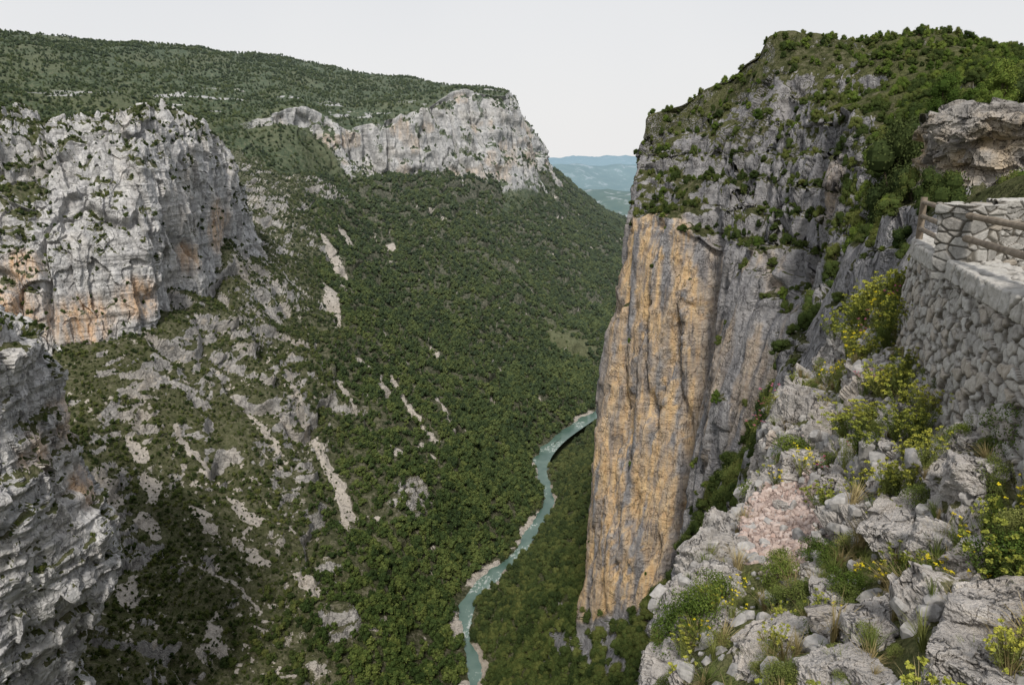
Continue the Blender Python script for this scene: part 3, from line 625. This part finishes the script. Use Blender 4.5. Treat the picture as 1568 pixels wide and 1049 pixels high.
# plants
def tuft(seed,nb,h,spread,wid):
    r=np.random.default_rng(seed);m=MB();Q=[];T=[]
    for i in range(nb):
        a=r.random()*6.28;l=h*(.5+.5*r.random());sp=spread*r.random();d_=np.array([math.cos(a),math.sin(a),0]);s_=np.array([-d_[1],d_[0],0])*wid
        p=[d_*sp*.15*l+np.array([0,0,-.03]),d_*(sp*.35*l)+[0,0,l*.5],d_*(sp*.75*l)+[0,0,l*.85],d_*(sp*1.15*l)+[0,0,l]]
        ww=[1,.8,.5,.1]
        for k in range(3):Q.append([p[k]-s_*ww[k],p[k]+s_*ww[k],p[k+1]+s_*ww[k+1],p[k+1]-s_*ww[k+1]]);T.append(.2+.6*k/3+.2*r.random())
    m.addq(np.array(Q),np.array(T));return m
def umbel(seed,ns,headm=2,heads=26,hs=.03,flower=.5,leaf=True):
    r=np.random.default_rng(seed);m=MB()
    for i in range(ns):
        a=r.random()*6.28;l=.55+.45*r.random();sp=.55*r.random();tip=np.array([math.cos(a)*sp,math.sin(a)*sp,l])
        m.addq(limb((0,0,0),tip,.007,.004,3),np.full(3,.5),0)
        if leaf:
            k=26;t=r.random((k,1))**.7*.95;D=r.normal(size=(k,3));D/=np.linalg.norm(D,axis=1,keepdims=True)
            m.addq(quads(tip*t+D*.045,D,.035,.25,r),.2+.6*r.random(k),0)
        if r.random()<flower:
            k=heads;D=r.normal(size=(k,3))*[1,1,.4];D/=np.linalg.norm(D,axis=1,keepdims=True)
            N_=np.array([0,0,1.])+r.normal(size=(k,3))*.5;N_/=np.linalg.norm(N_,axis=1,keepdims=True)
            m.addq(quads(tip+D*(.055*r.random((k,1))),N_,hs*.5,.9,r),r.random(k),headm)
    return m
c_g1=coll_of('grass_green',[tuft(i,70,1,.8,.012) for i in range(4)],[mf_plant]);c_g2=coll_of('grass_dry',[tuft(i+7,80,1,.9,.010) for i in range(4)],[mf_dry])
c_eu=coll_of('euphorbia',[umbel(i,46,2,30,.045,.85) for i in range(4)],[mf_plant,mf_stem,mf_euph])
c_ye=coll_of('yellow_flowers',[umbel(i+9,20,2,22,.034,.5) for i in range(3)],[mf_plant,mf_stem,mf_yel])
c_pk=coll_of('pink_flowers',[umbel(i+19,18,2,20,.034,.5) for i in range(3)],[mf_plant,mf_stem,mf_pink])
c_sh=coll_of('garden_shrub',[crown(90+i,3200,.018,16,.5,.0,.75,core=False) for i in range(4)],[mf_plant,mf_stem])
c_sd=coll_of('bright_shrub',[crown(95+i,3200,.018,16,.5,.0,.75,core=False) for i in range(3)],[mf_bright,mf_stem])
Dv=S_fore['d']*(S_fore['V']>1.9)*(S_fore['V']<5.2)
q,ij=sample(dict(P=S_fore['P'],d=Dv),9);scatter('grass_tufts',q,.08+.18*rng.random(len(q)),c_g1,.3)
q,ij=sample(dict(P=S_fore['P'],d=Dv),10);scatter('dry_grass_tufts',q,.09+.2*rng.random(len(q)),c_g2,.3)
q,ij=sample(dict(P=S_fore['P'],d=Dv),4.5);scatter('small_herbs',q,.10+.2*rng.random(len(q)),c_sh,.3)
q,ij=sample(dict(P=S_fore['P'],d=Dv),1.3);scatter('low_bushes',q,.2+.3*rng.random(len(q)),c_sd,.3)
q,ij=sample(dict(P=S_fore['P'],d=Dv),1.3);scatter('wild_fennel',q,.2+.24*rng.random(len(q)),c_eu,.3)
def spots(name,L_,coll,jit=.25):
    pts=[];sz=[]
    for x,y,s,k in L_:
        for i in range(k):
            xx=x+rng.normal()*jit;yy_=y+rng.normal()*jit;pts.append((xx,yy_,gz(xx,yy_)));sz.append(s*(.7+.5*rng.random()))
    scatter(name,np.array(pts),np.array(sz),coll,.25)
spots('euphorbia_plants',[(4.3,7.6,.42,9),(4.9,9.2,.45,8),(5.7,11,.5,9),(6.9,13.4,.6,12),(3.6,6.2,.36,8),(7.6,15,.7,9),(4.9,12.6,.3,2),(1.7,5.6,.3,2),(3.5,4.3,.28,3),(3.95,7.0,.4,5)],c_eu)
spots('yellow_flower_plants',[(3.4,4.6,.32,5),(5.9,12,.5,7),(3.7,9.2,.4,3),(2.9,5.2,.28,3),(1.6,5.6,.28,3),(6.2,12.6,.5,5),(2.9,4.2,.26,3)],c_ye)
spots('pink_flower_plants',[(6.6,13.2,.5,4),(5.0,12.6,.5,4),(5.2,9.9,.4,3),(4.0,8.8,.35,2)],c_pk)
spots('green_bushes',[(3.9,10,.6,3),(4.1,5.7,.5,3),(1.75,6.1,.5,3),(3.0,6.6,.4,3),(6.2,11.3,.5,2)],c_sd,.2)
# ------------------------------------------------------------------ stone wall
b=NB('dry_stone');cid=b.attr('cellid');mo=b.attr('mortar');ns=b.noise(14,5,.65)
c=b.ramp(cid,[(0,(.20,.19,.175)),(.3,(.38,.36,.33)),(.55,(.52,.50,.465)),(.75,(.42,.355,.28)),(.88,(.28,.26,.24)),(1,(.60,.58,.54))])
c=b.mix(.4,c,b.ramp(ns,[(.3,(.15,.145,.14)),(.5,(.38,.37,.35)),(.75,(.62,.60,.57))]))
c=b.mix(mo,c,(.11,.098,.08));b.diffuse(c,b.bump(b.math('ADD',ns,b.math('MULTIPLY',b.noise(60,3),.3)),.8,.03));m_wall=b.m
def wall(name,path,tops,foot,width,seed,nU,nV):
    path=np.array(path,float);t=np.linspace(0,len(path)-1,nU);c_=interp(path,t,1.);tp=np.interp(t,np.arange(len(path)),tops);ft=np.interp(t,np.arange(len(path)),foot)
    tg=np.gradient(c_,axis=0);tg/=np.linalg.norm(tg,axis=1,keepdims=True);nl=np.stack([-tg[:,1],tg[:,0]],1)
    prof=np.array([(.34,0.),(.06,.9),(.055,.905),(.10,.912),(.10,.99),(.085,1.),(-width,1.),(-width-.02,.985),(-width,.9),(-width,.0)])
    seg=np.linalg.norm(np.diff(prof*[1,1.8],axis=0),axis=1);s=np.concatenate([[0],np.cumsum(seg)]);ss=np.linspace(0,s[-1],nV)
    px=np.interp(ss,s,prof[:,0]);pz=np.interp(ss,s,prof[:,1])
    P=np.zeros((nU,nV,3));P[...,:2]=c_[:,None,:]+nl[:,None,:]*px[None,:,None];P[...,2]=ft[:,None]+(tp-ft)[:,None]*pz[None,:]
    du=np.gradient(P,axis=0);dv=np.gradient(P,axis=1);n=np.cross(du,dv);n/=np.linalg.norm(n,axis=-1,keepdims=True)+1e-9
    top=(np.abs(pz-1)<.02)
    if n[:,top,2].mean()<0:n=-n
    cope=(pz>.905);Pw=warp(P,.05,.14,seed+40)
    v,f1,f2=cell(Pw,(.23,.23,.115),seed,True);v2,g1,g2=cell(Pw,(.36,.36,.6),seed+5,True)
    e=np.where(cope[None,:],g2-g1,f2-f1);vv=np.where(cope[None,:],.5+.1*v2,v);mo=1-sst(e,.02,.13)
    d=-mo*.03+(vv-.5)*.06*np.where(cope,.3,1)[None,:]+(fbm(P,.08,3,seed+9)-.5)*.045
    P=P+n*d[...,None]
    grid_obj(name,P,dict(cellid=vv,mortar=mo*np.where(cope,.6,.95)[None,:]),m_wall)
wall('stone_wall',[(2.4,-1),(3.35,2.7),(4.3,5.9),(5.25,8.6),(6.6,11.9),(8.4,14.2),(11,15.5)],[-1.05,-1.08,-1.1,-1.15,-1.25,-1.35,-1.5],[-3.6,-3.6,-3.5,-3.6,-3.8,-3.8,-3.6],.5,601,1500,420)
wall('stone_wall',[(8.4,13.1),(9.2,12.9),(10.5,11.9),(13,9.8)],[-.66,-.64,-.60,-.5],[-2,-2,-2,-2],.45,611,420,200)
def pillar(name,x,y,z0,z1,w,rz,seed):
    k=200;a=np.linspace(0,2*np.pi,k+1);sq=lambda t:1/np.maximum(abs(np.cos(t)),abs(np.sin(t)))
    zz=[];rr=[]
    for z,r in [(z0,1),(z1-.11,1),(z1-.105,1.1),(z1,1.1),(z1+.001,.0)]:zz.append(z);rr.append(r)
    s=np.concatenate([[0],np.cumsum(np.hypot(np.diff(zz),np.diff(np.array(rr)*w)))]);ss=np.linspace(0,s[-1],130)
    Z=np.interp(ss,s,zz);Rr=np.interp(ss,s,rr)
    P=np.zeros((k+1,130,3));rad=(np.minimum(sq(a),1.36)*w)[:,None]*Rr[None,:]
    P[...,0]=rad*np.cos(a+rz)[:,None]+x;P[...,1]=rad*np.sin(a+rz)[:,None]+y;P[...,2]=Z[None,:]
    du=np.gradient(P,axis=0);dv=np.gradient(P,axis=1);n=np.cross(du,dv);n/=np.linalg.norm(n,axis=-1,keepdims=True)+1e-6
    v,f1,f2=cell(P,(.24,.24,.13),seed,True);mo=1-sst(f2-f1,.03,.14)
    d=-mo*.02+(v-.5)*.03;P=P+n*d[...,None];P[-1]=P[0]
    grid_obj(name,P,dict(cellid=v,mortar=mo*.9),m_wall)
pillar('stone_pillar',5.42,8.75,-1.4,-.50,.24,.33,621)
pillar('stone_pillar',4.55,5.75,-1.4,-.46,.24,.33,625)
b=NB('weathered_rail');ns=b.noise(9,4,.6,(1,1,1));b.bsdf(b.ramp(ns,[(.3,(.14,.11,.08)),(.7,(.29,.24,.185))]),.8,b.bump(ns,.4,.01),.2);m_rail=b.m
def railing(a,b_,zs0,zs1,post=False):
    em=bpy.data.objects.new('wooden_railing',None);scene.collection.objects.link(em)
    for i,(z0,z1) in enumerate(zip(zs0,zs1)):
        m=MB();A_=np.array([a[0],a[1],z0]);B_=np.array([b_[0],b_[1],z1]);K=10
        for k in range(K):
            p=A_+(B_-A_)*k/K;q_=A_+(B_-A_)*(k+1)/K;m.addq(limb(p,q_,.036+.003*math.sin(k*2.1),.036+.003*math.sin(k*2.1+2.1),12),np.full(12,.5))
        o=m.obj('rail_%d'%(i+1),[m_rail]);o.parent=em
    if post:
        m=MB();m.addq(limb((b_[0],b_[1],zs1[-1]-.35),(b_[0],b_[1],zs1[0]+.08),.055,.05,12),np.full(12,.5));o=m.obj('post',[m_rail]);o.parent=em
railing((5.45,9.0),(6.65,12.0),(-.62,-.84,-1.04),(-.66,-.88,-1.08),True)
railing((4.55,6.0),(5.25,8.5),(-.60,-.86),(-.62,-.88))
# ------------------------------------------------------------------ world, sun, camera
w=bpy.data.worlds.new('World');scene.world=w;w.use_nodes=True;t=w.node_tree;t.nodes.clear()
sky=t.nodes.new('ShaderNodeTexSky');sky.sky_type='NISHITA';sky.sun_disc=False
EL=math.radians(48);AZ=math.radians(184)
sky.sun_elevation=EL;sky.sun_rotation=AZ;sky.dust_density=5.;sky.air_density=1.
b1=t.nodes.new('ShaderNodeBackground');b1.inputs[1].default_value=.10;t.links.new(sky.outputs[0],b1.inputs[0])
b2=t.nodes.new('ShaderNodeBackground');b2.inputs[1].default_value=1.
tc=t.nodes.new('ShaderNodeTexCoord');sp=t.nodes.new('ShaderNodeSeparateXYZ');t.links.new(tc.outputs['Generated'],sp.inputs[0])
cn=t.nodes.new('ShaderNodeTexNoise');cn.inputs['Scale'].default_value=2.2;cn.inputs['Detail'].default_value=3
t.links.new(tc.outputs['Generated'],cn.inputs['Vector'])
ad=t.nodes.new('ShaderNodeMath');ad.operation='MULTIPLY_ADD';ad.inputs[1].default_value=.35;t.links.new(cn.outputs[0],ad.inputs[0]);t.links.new(sp.outputs[2],ad.inputs[2])
cr=t.nodes.new('ShaderNodeValToRGB');cr.color_ramp.elements[0].position=.12;cr.color_ramp.elements[0].color=(.94,.93,.92,1)
cr.color_ramp.elements[1].position=.75;cr.color_ramp.elements[1].color=(.70,.73,.78,1)
t.links.new(ad.outputs[0],cr.inputs[0]);t.links.new(cr.outputs[0],b2.inputs[0])
mx=t.nodes.new('ShaderNodeMixShader');mx.inputs[0].default_value=.90
t.links.new(b1.outputs[0],mx.inputs[1]);t.links.new(b2.outputs[0],mx.inputs[2])
o=t.nodes.new('ShaderNodeOutputWorld');t.links.new(mx.outputs[0],o.inputs[0])
sl=bpy.data.lights.new('sun','SUN');sl.energy=2.9;sl.angle=math.radians(9);sl.color=(1,.95,.87)
so=bpy.data.objects.new('sun',sl);scene.collection.objects.link(so)
dv=Vector((math.sin(AZ)*math.cos(EL),math.cos(AZ)*math.cos(EL),math.sin(EL)))
so.rotation_euler=dv.to_track_quat('Z','Y').to_euler()
cd=bpy.data.cameras.new('camera');cd.lens=25.7;cd.sensor_width=36;cd.clip_start=.05;cd.clip_end=80000
co=bpy.data.objects.new('camera',cd);scene.collection.objects.link(co);co.rotation_euler=(math.radians(76),0,0)
scene.camera=co
scene.view_settings.view_transform='Standard';scene.view_settings.look='None';scene.view_settings.exposure=0
print('done',time.time()-T0)
